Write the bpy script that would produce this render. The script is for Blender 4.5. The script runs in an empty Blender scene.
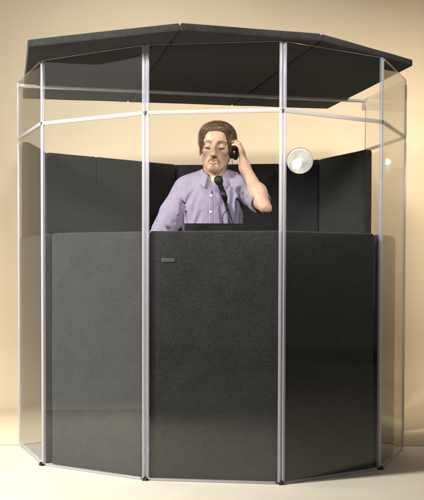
import bpy, bmesh, math, random
import numpy as np
from mathutils import Vector, Matrix, noise as mnoise
random.seed(7); np.random.seed(7)
IN = 0.0254
sc = bpy.context.scene
COL = sc.collection

# ------------------------------------------------------------------ helpers
def tag(o, label=None, cat=None, group=None, kind=None):
    if label: o['label'] = label
    if cat: o['category'] = cat
    if group: o['group'] = group
    if kind: o['kind'] = kind
    return o

def empty(name, loc=(0, 0, 0)):
    o = bpy.data.objects.new(name, None); COL.objects.link(o); o.location = loc
    o.empty_display_size = .1
    return o

def link(name, me, mat=None, parent=None, smooth=True):
    o = bpy.data.objects.new(name, me); COL.objects.link(o)
    if mat: me.materials.append(mat)
    if smooth:
        me.polygons.foreach_set('use_smooth', [True] * len(me.polygons))
    if parent:
        o.parent = parent
        o.matrix_parent_inverse = Matrix.Translation(-Vector(parent.location))
    return o

def pydata(name, v, f, mat=None, parent=None, smooth=True):
    me = bpy.data.meshes.new(name); me.from_pydata([tuple(p) for p in v], [], [tuple(q) for q in f]); me.update()
    return link(name, me, mat, parent, smooth)

def from_bm(name, bm, mat=None, parent=None, smooth=True):
    bmesh.ops.recalc_face_normals(bm, faces=bm.faces[:])
    me = bpy.data.meshes.new(name); bm.to_mesh(me); bm.free()
    return link(name, me, mat, parent, smooth)

def sharp(o, deg=35):
    me = o.data
    me.set_sharp_from_angle(angle=math.radians(deg))
    return o

def bm_box(bm, lo, hi, M=None, bev=0.0, seg=2):
    g = bmesh.ops.create_cube(bm, size=1)['verts']
    c = [(a + b) / 2 for a, b in zip(lo, hi)]; s = [b - a for a, b in zip(lo, hi)]
    for v in g:
        v.co = Vector((c[0] + v.co.x * s[0], c[1] + v.co.y * s[1], c[2] + v.co.z * s[2]))
    if bev:
        es = list({e for v in g for e in v.link_edges})
        r = bmesh.ops.bevel(bm, geom=es, offset=bev, segments=seg, affect='EDGES', profile=.5)
        g = list({v for f in r['faces'] for v in f.verts} | {v for v in g if v.is_valid})
    if M is not None:
        for v in g: v.co = M @ v.co
    return g

def bm_tube(bm, pts, rad, n=10, caps=True):
    pts = [Vector(p) for p in pts]
    if not isinstance(rad, (list, tuple)): rad = [rad] * len(pts)
    rings = []; up = None
    for i, p in enumerate(pts):
        t = (pts[min(i + 1, len(pts) - 1)] - pts[max(i - 1, 0)]).normalized()
        if up is None:
            up = Vector((0, 0, 1)) if abs(t.z) < .9 else Vector((1, 0, 0))
        a = t.cross(up).normalized(); b = a.cross(t).normalized(); up = b
        rings.append([bm.verts.new(p + (a * math.cos(2 * math.pi * k / n) + b * math.sin(2 * math.pi * k / n)) * rad[i]) for k in range(n)])
    for r0, r1 in zip(rings, rings[1:]):
        for k in range(n):
            bm.faces.new((r0[k], r0[(k + 1) % n], r1[(k + 1) % n], r1[k]))
    if caps:
        bm.faces.new(rings[0][::-1]); bm.faces.new(rings[-1])

def bm_lathe(bm, prof, M, n=32):
    rings = []
    for r, z in prof:
        if r < 1e-6: rings.append([bm.verts.new(M @ Vector((0, 0, z)))])
        else: rings.append([bm.verts.new(M @ Vector((r * math.cos(2 * math.pi * k / n), r * math.sin(2 * math.pi * k / n), z))) for k in range(n)])
    for a, b in zip(rings, rings[1:]):
        for k in range(n):
            l = (k + 1) % n
            if len(a) == 1 and len(b) == 1: continue
            if len(a) == 1: bm.faces.new((a[0], b[k], b[l]))
            elif len(b) == 1: bm.faces.new((a[k], a[l], b[0]))
            else: bm.faces.new((a[k], a[l], b[l], b[k]))

def axisM(o, z, x=None):
    z = Vector(z).normalized()
    x = Vector(x) if x is not None else (Vector((0, 0, 1)) if abs(z.z) < .9 else Vector((1, 0, 0)))
    y = z.cross(x).normalized(); x = y.cross(z)
    m = Matrix((x, y, z)).transposed().to_4x4(); m.translation = Vector(o)
    return m

def bez(p, n=16):
    p = [Vector(q) for q in p]; out = []
    ext = [p[0] * 2 - p[1]] + p + [p[-1] * 2 - p[-2]]
    for i in range(1, len(ext) - 2):
        a, b, c, d = ext[i - 1:i + 3]
        for k in range(n):
            t = k / n
            out.append(.5 * ((2 * b) + (c - a) * t + (2 * a - 5 * b + 4 * c - d) * t * t + (3 * b - a - 3 * c + d) * t ** 3))
    out.append(p[-1]); return out

# ------------------------------------------------------------------ materials
def new_mat(name):
    m = bpy.data.materials.new(name); m.use_nodes = True
    nt = m.node_tree; bs = nt.nodes['Principled BSDF']
    return m, nt, bs

def N(nt, t, **kw):
    n = nt.nodes.new(t)
    for k, v in kw.items():
        if k.startswith('_'): setattr(n, k[1:], v)
        else: n.inputs[k.replace('__', ' ')].default_value = v
    return n

def noise_col(nt, c0, c1, scale=8, detail=6, rough=.6, mapping=None, coord='Object', lo=.35, hi=.65):
    tc = N(nt, 'ShaderNodeTexCoord'); src = tc.outputs[coord]
    if mapping:
        mp = N(nt, 'ShaderNodeMapping'); mp.inputs['Scale'].default_value = mapping
        nt.links.new(src, mp.inputs[0]); src = mp.outputs[0]
    nz = N(nt, 'ShaderNodeTexNoise', Scale=scale, Detail=detail, Roughness=rough); nt.links.new(src, nz.inputs['Vector'])
    cr = N(nt, 'ShaderNodeValToRGB'); nt.links.new(nz.outputs['Fac'], cr.inputs[0])
    cr.color_ramp.elements[0].position = lo; cr.color_ramp.elements[1].position = hi
    cr.color_ramp.elements[0].color = (*c0, 1); cr.color_ramp.elements[1].color = (*c1, 1)
    return cr.outputs[0], nz.outputs['Fac'], src

def bump(nt, bs, hgt, strength=.3, dist=.001):
    b = N(nt, 'ShaderNodeBump', Strength=strength, Distance=dist)
    nt.links.new(hgt, b.inputs['Height']); nt.links.new(b.outputs[0], bs.inputs['Normal'])
    return b

def simple(name, col, rough=.5, metal=0., spec=.5, var=.12, scale=30, bmp=0., **kw):
    m, nt, bs = new_mat(name)
    c, f, _ = noise_col(nt, tuple(x * (1 - var) for x in col), tuple(min(1, x * (1 + var)) for x in col), scale)
    nt.links.new(c, bs.inputs['Base Color'])
    bs.inputs['Roughness'].default_value = rough; bs.inputs['Metallic'].default_value = metal
    bs.inputs['Specular IOR Level'].default_value = spec
    if bmp: bump(nt, bs, f, bmp, .001)
    return m

def fabric(name, c0, c1, sheen=.25):
    """needle-punched felt over acoustic foam: speckle, faint weave, soft broad mottling"""
    m, nt, bs = new_mat(name)
    col, f, src = noise_col(nt, c0, c1, 420, 8, .75, lo=.3, hi=.7)
    nz2 = N(nt, 'ShaderNodeTexNoise', Scale=9, Detail=5, Roughness=.65); nt.links.new(src, nz2.inputs['Vector'])
    mr = N(nt, 'ShaderNodeMapRange'); mr.inputs['From Min'].default_value = .3; mr.inputs['From Max'].default_value = .7
    mr.inputs['To Min'].default_value = .82; mr.inputs['To Max'].default_value = 1.18
    nt.links.new(nz2.outputs['Fac'], mr.inputs['Value'])
    mp3 = N(nt, 'ShaderNodeMapping'); mp3.inputs['Scale'].default_value = (.6, .6, 1.25); nt.links.new(src, mp3.inputs[0])
    nz3 = N(nt, 'ShaderNodeTexNoise', Scale=170, Detail=5, Roughness=.75); nt.links.new(mp3.outputs[0], nz3.inputs['Vector'])
    mr3 = N(nt, 'ShaderNodeMapRange'); mr3.inputs['From Min'].default_value = .36; mr3.inputs['From Max'].default_value = .64
    mr3.inputs['To Min'].default_value = .52; mr3.inputs['To Max'].default_value = 1.5
    nt.links.new(nz3.outputs['Fac'], mr3.inputs['Value'])
    mu0 = N(nt, 'ShaderNodeMath', _operation='MULTIPLY'); nt.links.new(mr.outputs[0], mu0.inputs[0]); nt.links.new(mr3.outputs[0], mu0.inputs[1])
    mu = N(nt, 'ShaderNodeVectorMath', _operation='SCALE'); nt.links.new(col, mu.inputs[0]); nt.links.new(mu0.outputs[0], mu.inputs['Scale'])
    nt.links.new(mu.outputs[0], bs.inputs['Base Color'])
    bs.inputs['Roughness'].default_value = .95; bs.inputs['Specular IOR Level'].default_value = .15
    bs.inputs['Sheen Weight'].default_value = sheen; bs.inputs['Sheen Roughness'].default_value = .5
    bs.inputs['Sheen Tint'].default_value = (.6, .6, .58, 1)
    ad = N(nt, 'ShaderNodeMath', _operation='ADD'); nt.links.new(f, ad.inputs[0]); nt.links.new(nz3.outputs['Fac'], ad.inputs[1])
    bump(nt, bs, ad.outputs[0], .7, .0025)
    return m

def acrylic(name, tint=(.985, .985, .98)):
    """clear sheet: straight-through transmission plus a Schlick mirror at each face"""
    m = bpy.data.materials.new(name); m.use_nodes = True; nt = m.node_tree; nt.nodes.clear()
    out = N(nt, 'ShaderNodeOutputMaterial'); mx = N(nt, 'ShaderNodeMixShader')
    tr = N(nt, 'ShaderNodeBsdfTransparent'); tr.inputs[0].default_value = (*tint, 1)
    gl = N(nt, 'ShaderNodeBsdfGlossy'); gl.inputs['Roughness'].default_value = .035
    ge = N(nt, 'ShaderNodeNewGeometry'); dt = N(nt, 'ShaderNodeVectorMath', _operation='DOT_PRODUCT')
    nt.links.new(ge.outputs['Incoming'], dt.inputs[0]); nt.links.new(ge.outputs['Normal'], dt.inputs[1])
    ab = N(nt, 'ShaderNodeMath', _operation='ABSOLUTE'); nt.links.new(dt.outputs['Value'], ab.inputs[0])
    om = N(nt, 'ShaderNodeMath', _operation='SUBTRACT'); om.inputs[0].default_value = 1; nt.links.new(ab.outputs[0], om.inputs[1])
    pw = N(nt, 'ShaderNodeMath', _operation='POWER'); nt.links.new(om.outputs[0], pw.inputs[0]); pw.inputs[1].default_value = 5
    ma = N(nt, 'ShaderNodeMath', _operation='MULTIPLY_ADD'); nt.links.new(pw.outputs[0], ma.inputs[0]); ma.inputs[1].default_value = .961; ma.inputs[2].default_value = .039
    nt.links.new(ma.outputs[0], mx.inputs[0]); nt.links.new(tr.outputs[0], mx.inputs[1]); nt.links.new(gl.outputs[0], mx.inputs[2])
    nt.links.new(mx.outputs[0], out.inputs[0])
    return m

def strip_mat(name, col, clear):
    """milky hinge extrusion: glossy plastic that lets a little of what is behind through"""
    m, nt, bs = new_mat(name)
    c, f, _ = noise_col(nt, tuple(x * .95 for x in col), col, 14, mapping=(1, 1, .15))
    nt.links.new(c, bs.inputs['Base Color']); bs.inputs['Roughness'].default_value = .18; bs.inputs['Specular IOR Level'].default_value = .7
    tr = N(nt, 'ShaderNodeBsdfTransparent'); mx = N(nt, 'ShaderNodeMixShader', Fac=clear)
    nt.links.new(bs.outputs[0], mx.inputs[1]); nt.links.new(tr.outputs[0], mx.inputs[2])
    nt.links.new(mx.outputs[0], nt.nodes['Material Output'].inputs[0])
    return m

def attr_mat(name, rough=.5, sss=0., spec=.4, nscale=160, bmp=.15, var=.1, mapping=None, bdist=.001):
    m, nt, bs = new_mat(name)
    at = N(nt, 'ShaderNodeVertexColor', _layer_name='Col')
    c, f, _ = noise_col(nt, (1 - var,) * 3, (1 + var,) * 3, nscale, mapping=mapping)
    mu = N(nt, 'ShaderNodeMix', _data_type='RGBA', _blend_type='MULTIPLY'); mu.inputs[0].default_value = 1
    nt.links.new(at.outputs[0], mu.inputs[6]); nt.links.new(c, mu.inputs[7]); nt.links.new(mu.outputs[2], bs.inputs['Base Color'])
    bs.inputs['Roughness'].default_value = rough; bs.inputs['Specular IOR Level'].default_value = spec
    if sss:
        bs.inputs['Subsurface Weight'].default_value = sss; bs.inputs['Subsurface Radius'].default_value = (.012, .005, .003); bs.inputs['Subsurface Scale'].default_value = 1
    bump(nt, bs, f, bmp, bdist)
    return m

M = {}
M['felt'] = fabric('charcoal_felt', (.014, .0142, .0143), (.041, .0415, .042))
M['clear'] = acrylic('clear_acrylic')
M['edge'] = simple('polished_acrylic_edge', (.72, .71, .72), .15, spec=.6, var=.05)
M['strip'] = strip_mat('milky_hinge_strip', (.62, .60, .68), .63)
M['joint'] = strip_mat('joint_channel', (.58, .57, .61), .50)
M['black'] = simple('black_plastic', (.012, .012, .013), .45)
M['matte_black'] = simple('black_powder_coat', (.006, .006, .0065), .75, spec=.2, bmp=.1, scale=300)
M['steel'] = simple('brushed_aluminium', (.78, .78, .78), .28, metal=.85, scale=60)
M['chrome'] = simple('chrome', (.8, .8, .8), .12, metal=1)
M['pad'] = simple('ear_pad_leatherette', (.015, .014, .014), .6, bmp=.2, scale=200)
M['mesh'] = simple('dark_mic_mesh', (.03, .03, .032), .4, metal=.7, bmp=.8, scale=900)
M['white'] = simple('white_plastic', (.75, .74, .72), .35)
M['tagm'] = simple('woven_grey_tag', (.05, .05, .047), .7, scale=300, var=.25)
M['tagt'] = simple('tag_thread', (.10, .10, .093), .7)
M['trouser'] = simple('dark_navy_twill', (.02, .022, .03), .85, bmp=.3, scale=500)
M['shoe'] = simple('black_shoe_leather', (.015, .013, .012), .4)
M['skin'] = attr_mat('skin', .46, .06, .4, 420, .55, .13)
M['hair'] = attr_mat('brown_hair', .42, 0, .45, 60, .5, .25, mapping=(6, 1, 1))
M['shirt'] = attr_mat('lavender_cotton', .85, 0, .2, 900, .25, .06)

def wall_mat():
    m, nt, bs = new_mat('beige_backdrop_paint')
    c, f, src = noise_col(nt, (.665, .545, .37), (.725, .595, .41), 1.3, 5, .6, lo=.3, hi=.7)
    nz = N(nt, 'ShaderNodeTexNoise', Scale=220, Detail=4); nt.links.new(src, nz.inputs['Vector'])
    nt.links.new(c, bs.inputs['Base Color']); bs.inputs['Roughness'].default_value = .85; bs.inputs['Specular IOR Level'].default_value = .2
    bump(nt, bs, nz.outputs['Fac'], .2, .001); return m
def floor_mat():
    m, nt, bs = new_mat('cream_floor')
    c, f, src = noise_col(nt, (.67, .61, .49), (.74, .68, .56), 2.0, 6, .65, lo=.3, hi=.7)
    nz = N(nt, 'ShaderNodeTexNoise', Scale=150, Detail=4); nt.links.new(src, nz.inputs['Vector'])
    nt.links.new(c, bs.inputs['Base Color']); bs.inputs['Roughness'].default_value = .55; bs.inputs['Specular IOR Level'].default_value = .3
    bump(nt, bs, nz.outputs['Fac'], .15, .001); return m
M['wall'] = wall_mat(); M['floor'] = floor_mat()

# ------------------------------------------------------------------ setting
WALL_Y = 110 * IN
bm = bmesh.new(); bm_box(bm, (-4.6, -5.0, -.05), (6.5, 39.6 * IN, 0)); tag(from_bm('floor', bm, M['floor'], smooth=False), kind='structure')
M['carpet'] = simple('brown_studio_carpet', (.13, .10, .065), .95, scale=200, var=.3)
bm = bmesh.new(); bm_box(bm, (-9, 39.65 * IN, -.1), (9, WALL_Y + .8, -.004)); tag(from_bm('ground', bm, M['carpet'], smooth=False), kind='structure')
M['dark'] = simple('charcoal_studio_floor', (.04, .036, .032), .9, scale=200, var=.3)
bm = bmesh.new(); bm_box(bm, (-9, -9, -.15), (9, 39.2 * IN, -.054)); tag(from_bm('studio_floor', bm, M['dark'], smooth=False), kind='structure')
# seamless paper: hangs, sweeps round and runs out under the booth
prof = [(WALL_Y, 3.6)]; RS = .42
for k in range(17):
    a = math.pi / 2 * k / 16; prof.append((WALL_Y - RS + RS * math.cos(a), .0022 + RS - RS * math.sin(a)))
prof.append((38.9 * IN, .0022))
bm = bmesh.new(); XS = [-3.1 + .305 * k for k in range(21)]
front = [[bm.verts.new((x, y, z)) for y, z in prof] for x in XS]
for c0, c1 in zip(front, front[1:]):
    for k in range(len(prof) - 1): bm.faces.new((c0[k], c1[k], c1[k + 1], c0[k + 1]))
bd = from_bm('backdrop', bm, M['wall']); tag(bd, kind='structure')
md = bd.modifiers.new('paper', 'SOLIDIFY'); md.thickness = .0010; md.offset = -1 
M['room'] = simple('brown_studio_wall', (.42, .32, .20), .85, scale=3)
bm = bmesh.new(); bm_box(bm, (-9, WALL_Y + .30, .002), (9, WALL_Y + .45, 5)); tag(from_bm('wall', bm, M['room'], smooth=False), kind='structure')

# ------------------------------------------------------------------ acrylic booth
V = {'L1': (-12.1, 1.7), 'R1': (12.13, -1.7), 'L2': (-33.02, 15.78), 'R2': (31.93, 12.49), 'L3': (-41.83, 39.12),
     'R3': (40.51, 35.49), 'R4': (35.4, 59.54), 'L4': (-41.5, 63.5), 'L5': (-27, 84.5), 'B': (-3, 96), 'R5': (22, 88)}
booth = empty('acrylic_booth', (0, 42 * IN, 0))
tag(booth, 'tall many-sided clear acrylic booth with silver edge strips standing round the man', 'vocal booth')

def frame(p0, p1):
    a = Vector((p0[0], p0[1], 0)) * IN; b = Vector((p1[0], p1[1], 0)) * IN
    u = (b - a).normalized(); n = Vector((u.y, -u.x, 0))            # n points out of the booth (ring runs clockwise seen from below)
    m = Matrix((u, n, Vector((0, 0, 1)))).transposed().to_4x4(); m.translation = a
    return m, (b - a).length

def sheet(name, m, x0, x1, z0, z1, rad, parent, rounded_bottom=False):
    pts = []
    def corner(cx, cz, a0):
        for k in range(7):
            a = a0 + math.pi / 2 * k / 6; pts.append((cx + rad * math.cos(a), cz + rad * math.sin(a)))
    pts += [(x0, z0), (x1, z0)]
    corner(x1 - rad, z1 - rad, 0); corner(x0 + rad, z1 - rad, math.pi / 2)
    bm = bmesh.new(); t = .003
    f = [bm.verts.new(m @ Vector((x, t, z))) for x, z in pts]; b = [bm.verts.new(m @ Vector((x, -t, z))) for x, z in pts]
    bm.faces.new(f); bm.faces.new(b[::-1])
    n = len(pts)
    for k in range(n): 
        fc = bm.faces.new((f[k], f[(k + 1) % n], b[(k + 1) % n], b[k])); fc.material_index = 1
    o = from_bm(name, bm, M['clear'], parent, smooth=False); o.data.materials.append(M['edge'])
    return o

ring = ['L3', 'L2', 'L1', 'R1', 'R2', 'R3', 'R4', 'R5', 'B', 'L5', 'L4', 'L3']
g = .20 * IN          # half gap at a hinge
SW, SD = .43 * IN, .34 * IN
strips_at = {'L2', 'L1', 'R1', 'R2'}; single = {('L3', 'L2', 'L2'), ('R2', 'R3', 'R2')}
for a, b in zip(ring, ring[1:]):
    m, L = frame(V[a], V[b])
    front = a in ('L3', 'L2', 'L1', 'R1', 'R2', 'R3')
    pane = sheet('acrylic_panel', m, g, L - g, .012, 66 * IN, .012, booth)
    ends = [(a, g, 1), (b, L - g, -1)]
    def strips(owner, z0, z1):
        for nm, x, s in ends:
            if (a, b, nm) in single: continue
            if nm in strips_at:
                bm = bmesh.new(); lo, hi = sorted((x - s * .002, x + s * SW))
                bm_box(bm, (lo, -SD, z0), (hi, SD, z1), m, .0025)
                sharp(from_bm('edge_strip', bm, M['strip'], owner))
            elif nm in ('L3', 'R3'):
                bm = bmesh.new(); lo, hi = sorted((x - s * .0035, x + s * .0055))
                bm_box(bm, (lo, -.0055, z0), (hi, .0055, z1 - .022), m, .002)
                from_bm('edge_strip', bm, M['joint'], owner)
    strips(pane, .010, 66 * IN - .004)
    bm = bmesh.new(); bm_box(bm, (g + .02, -.006, .002), (L - g - .02, .006, .0105), m, .002)
    from_bm('bottom_strip', bm, M['joint'], pane)
    if front:
        bm = bmesh.new(); bm_box(bm, (g + .004, -.007, 66 * IN - .009), (L - g - .004, .007, 66 * IN + .009), m, .003)
        from_bm('joint_strip', bm, M['joint'], pane)
        ext = sheet('extension_panel', m, g, L - g, 66 * IN + .003, 78 * IN, .026 if a in ('R2', 'R3', 'L3') else .012, booth)
        strips(ext, 66 * IN + .006, 78 * IN - (.0 if a != 'x' else 0))
for nm in ('L2', 'L1', 'R1', 'R2'):
    x, y = V[nm]; c = Vector((x * IN, y * IN, 0)); o = (c - Vector((0, 40 * IN, 0))); o.z = 0; o.normalize(); t = Vector((-o.y, o.x, 0))
    bm = bmesh.new(); base = c + o * .006
    pr = [(-.013, 0.001), (.013, 0.001), (.0035, .018), (-.0035, .018)]
    f = [bm.verts.new(base + o * .009 + t * px + Vector((0, 0, pz))) for px, pz in pr]; k = [bm.verts.new(base - o * .012 + t * px + Vector((0, 0, pz))) for px, pz in pr]
    bm.faces.new(f); bm.faces.new(k[::-1])
    for i in range(4): bm.faces.new((f[i], f[(i + 1) % 4], k[(i + 1) % 4], k[i]))
    sharp(from_bm('hinge_foot', bm, M['black'], booth))
    bm = bmesh.new(); bm_box(bm, (c.x - .004, c.y - .006, 65.6 * IN), (c.x + .004, c.y + .006, 66.3 * IN), None, .002); from_bm('hinge_pin', bm, M['black'], booth)
# the bar that carries the lid
p0 = Vector((-41.6, 38.9, 77.25)) * IN; p1 = Vector((35.0, 59.0, 77.45)) * IN
bm = bmesh.new(); bm_tube(bm, [p0, p0.lerp(p1, .5), p1], .40 * IN, 14); bar = from_bm('support_bar', bm, M['edge'], booth)
for p in (p0, p1):
    bm = bmesh.new(); bm_box(bm, (p.x - .010, p.y - .010, p.z - (.012 if p is p0 else .055)), (p.x + .010, p.y + .010, p.z + .014), None, .003); from_bm('bracket', bm, M['strip'], bar)

# ------------------------------------------------------------------ absorbers
def soft_slab(name, size, r, mat, xf, wob=.0018, seed=0., corner=0.0, parent=None):
    """padded panel: box with rolled edges, slightly uneven faces. size = (length, thickness, height), origin at inner-bottom-left"""
    L, T, H = size; h = (L / 2, T / 2, H / 2)
    def axis(hl, step):
        inner = hl - r; k = max(2, int(2 * inner / step)); a = [-inner + 2 * inner * i / k for i in range(k + 1)]
        e = [inner + r * math.sin(math.pi / 2 * q / 4) for q in (1, 2, 3, 4)] if r else [hl]
        return [-q for q in e[::-1]] + a + e
    ax = [axis(h[0], .05), axis(h[1], .05), axis(h[2], .05)]
    vid = {}; vs = []; fs = []
    def vert(p):
        key = tuple(round(q, 5) for q in p)
        if key not in vid:
            q = Vector(p); inn = Vector([max(-h[i] + r, min(h[i] - r, p[i])) for i in range(3)])
            d = q - inn; nn = d.normalized() if d.length > 1e-9 else Vector((0, 1, 0))
            pos = inn + nn * r
            if corner:
                cx = h[0] - corner; cz = h[2] - corner
                if pos.x > cx and pos.z > cz:
                    w = Vector((pos.x - cx, pos.z - cz)); l = max(abs(w.x), abs(w.y)); 
                    if w.length > 1e-9: w = w.normalized() * l
                    pos.x, pos.z = cx + w.x, cz + w.y
                elif pos.x < -cx and pos.z > cz:
                    w = Vector((-pos.x - cx, pos.z - cz)); l = max(abs(w.x), abs(w.y))
                    if w.length > 1e-9: w = w.normalized() * l
                    pos.x, pos.z = -cx - w.x, cz + w.y
            nz = mnoise.noise(Vector((pos.x * 3 + seed, pos.y * 3, pos.z * 3))) + .6 * mnoise.noise(Vector((pos.x * 9 + seed, pos.y * 9, pos.z * 9)))
            pos = pos + nn * nz * wob
            vid[key] = len(vs); vs.append(xf @ (pos + Vector(h)))
        return vid[key]
    for i in range(3):
        j, k = (i + 1) % 3, (i + 2) % 3
        for s in (-1, 1):
            for a in range(len(ax[j]) - 1):
                for b in range(len(ax[k]) - 1):
                    q = []
                    for (u, w) in ((a, b), (a + 1, b), (a + 1, b + 1), (a, b + 1)):
                        p = [0, 0, 0]; p[i] = s * h[i]; p[j] = ax[j][u]; p[k] = ax[k][w]; q.append(vert(p))
                    if len(set(q)) == 4: fs.append(q if s > 0 else q[::-1])
    return pydata(name, vs, fs, mat, parent)

def absorber(p0, p1, H, label, group, T=2.0, z0=.004, seed=0., r=.5, lean=0., corner=.012, name='absorber_panel'):
    """p0 -> p1 is the face nearer the middle of the booth; the slab is T inches thick away from the middle"""
    a = Vector((p0[0], p0[1], 0)) * IN; b = Vector((p1[0], p1[1], 0)) * IN
    u = (b - a).normalized(); n = Vector((-u.y, u.x, 0))
    if n.dot((a + b) / 2 - Vector((0, 42 * IN, 0))) < 0: n = -n
    m = Matrix((u, n, Vector((0, 0, 1)))).transposed().to_4x4(); m.translation = a + Vector((0, 0, z0))
    if lean: m = m @ Matrix.Rotation(lean, 4, 'X')
    o = soft_slab(name, ((b - a).length, T * IN, H * IN), r * IN, M['felt'], m, seed=seed, corner=corner)
    tag(o, label, 'sound absorber', group); return o

def inset(a, b, t0, t1, d):
    """segment of side a-b, from t0 to t1 inches along it, d inches inside"""
    A = Vector(V[a]); B = Vector(V[b]); u = (B - A).normalized(); n = Vector((-u.y, u.x))
    return tuple(A + u * t0 + n * d), tuple(A + u * t1 + n * d)

LOW = 44.8
gl = 'waist-high absorbers inside the front panes'; gt = 'tall absorbers round the back of the booth'
def low(a, b, t0, t1, label, seed, H=LOW, d=2.45, **k):
    q0, q1 = inset(a, b, t0, t1, d)
    return absorber(q0, q1, H, label, gl, T=2.0, seed=seed, **k)
Lm = (Vector(V['L1']) - Vector(V['L2'])).length; Lr = (Vector(V['R2']) - Vector(V['R1'])).length
Lf = (Vector(V['R1']) - Vector(V['L1'])).length; Ls = (Vector(V['L2']) - Vector(V['L3'])).length
low('L2', 'L1', 1.9, Lm - 1.2, 'waist-high dark grey felt absorber left of the one with the tag, catching the light', 1.3)
cen = low('L1', 'R1', .45, Lf - .4, 'waist-high charcoal felt absorber in front of the man, small grey tag at its top left', 4.1)
low('R1', 'R2', .9, Lr - 1.3, 'waist-high charcoal felt absorber in the front pane right of the tagged one', 7.7)
low('L3', 'L2', -.9, Ls - 1.5, 'waist-high felt absorber behind the narrow left side pane, washed brown by reflection', 9.2)
low('R2', 'R3', 1.4, 17.0, 'waist-high felt absorber with a rounded corner behind the narrow right side pane', 12.5, corner=.05)
# tag on the centre absorber
m, L = frame(V['L1'], V['R1'])
bm = bmesh.new(); zt = 39.75 * IN; x0 = 2.75 * IN
bm_box(bm, (x0, -.45 * IN + .0008 - .004, zt - .0095), (x0 + .066, -.45 * IN + .0045 , zt + .0095), m, .0012)
tg = from_bm('tag', bm, M['tagm'], cen); tg['label'] = 'small woven grey maker tag'
bm = bmesh.new()
for k in range(9):
    xx = x0 + .008 + k * .0056; hh = random.choice((.003, .004, .0046))
    bm_box(bm, (xx, -.45 * IN + .0046, zt - .0042), (xx + .0036, -.45 * IN + .0053, zt - .0042 + 2 * hh * .9), m)
from_bm('lettering', bm, M['tagt'], tg, smooth=False)

T66 = 65.3
absorber((-39.5, 39.6), (-38.95, 58.2), T66, 'tall absorber along the left side of the booth, seen brown through the side pane', gt, T=1.8, seed=20)
absorber((-38.6, 59.6), (-28.3, 68.9), T66, 'narrow tall felt absorber at the far left beside the first front post', gt, seed=22)
absorber((-28.1, 69.1), (-9.8, 87.0), T66, 'wide tall grey felt absorber behind the man on the left side', gt, seed=24)
absorber((-11.6, 88.4), (17.0, 84.2), T66, 'tall black felt absorber directly behind the man', gt, seed=26)
absorber((17.4, 80.9), (25.9, 74.0), T66, 'narrow tall black felt absorber under the round silver lamp', gt, seed=28)
absorber((26.05, 73.6), (34.3, 51.9), T66, 'tall black felt absorber at the far right end of the back row', gt, seed=30)

# ------------------------------------------------------------------ lid
v_ = Vector((-.195, .981)); u_ = Vector((.981, .195))
def lid(pts, label, seed):
    z0, z1 = 78.12 * IN, 79.45 * IN
    bm = bmesh.new()
    P = [(u_ * a + v_ * b) * IN for a, b in pts]
    lo = [bm.verts.new((p.x, p.y, z0)) for p in P]; hi = [bm.verts.new((p.x, p.y, z1)) for p in P]
    n = len(P); bm.faces.new(lo[::-1]); bm.faces.new(hi)
    for k in range(n): bm.faces.new((lo[k], lo[(k + 1) % n], hi[(k + 1) % n], hi[k]))
    bmesh.ops.bevel(bm, geom=bm.edges[:], offset=.3 * IN, segments=3, affect='EDGES', profile=.5)
    bmesh.ops.triangulate(bm, faces=[f for f in bm.faces if len(f.verts) > 4])
    for _ in range(2):
        bmesh.ops.subdivide_edges(bm, edges=[e for e in bm.edges if e.calc_length() > .12], cuts=1, use_grid_fill=True)
    bm.normal_update()
    for v in bm.verts:
        v.co += v.normal * .0022 * mnoise.noise(Vector(v.co) * 5 + Vector((seed, 0, 0)))
    o = from_bm('lid_panel', bm, M['felt']); tag(o, label, 'lid panel', 'felt lid panels over the booth')
lid([(-32.1, 10.5), (-7.38, -7.72), (-7.38, 68.7), (-32.1, 68.7)], 'left felt lid panel on top of the booth, its front corner cut off', 3)
lid([(-7.2, -7.82), (18.1, -5.1), (18.1, 68.7), (-7.2, 68.7)], 'middle felt lid panel on top of the booth above the man', 5)
lid([(18.3, -4.98), (42.5, 13.0), (42.7, 68.7), (18.3, 68.7)], 'right felt lid panel on top of the booth, pointing past the right posts', 8)
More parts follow.
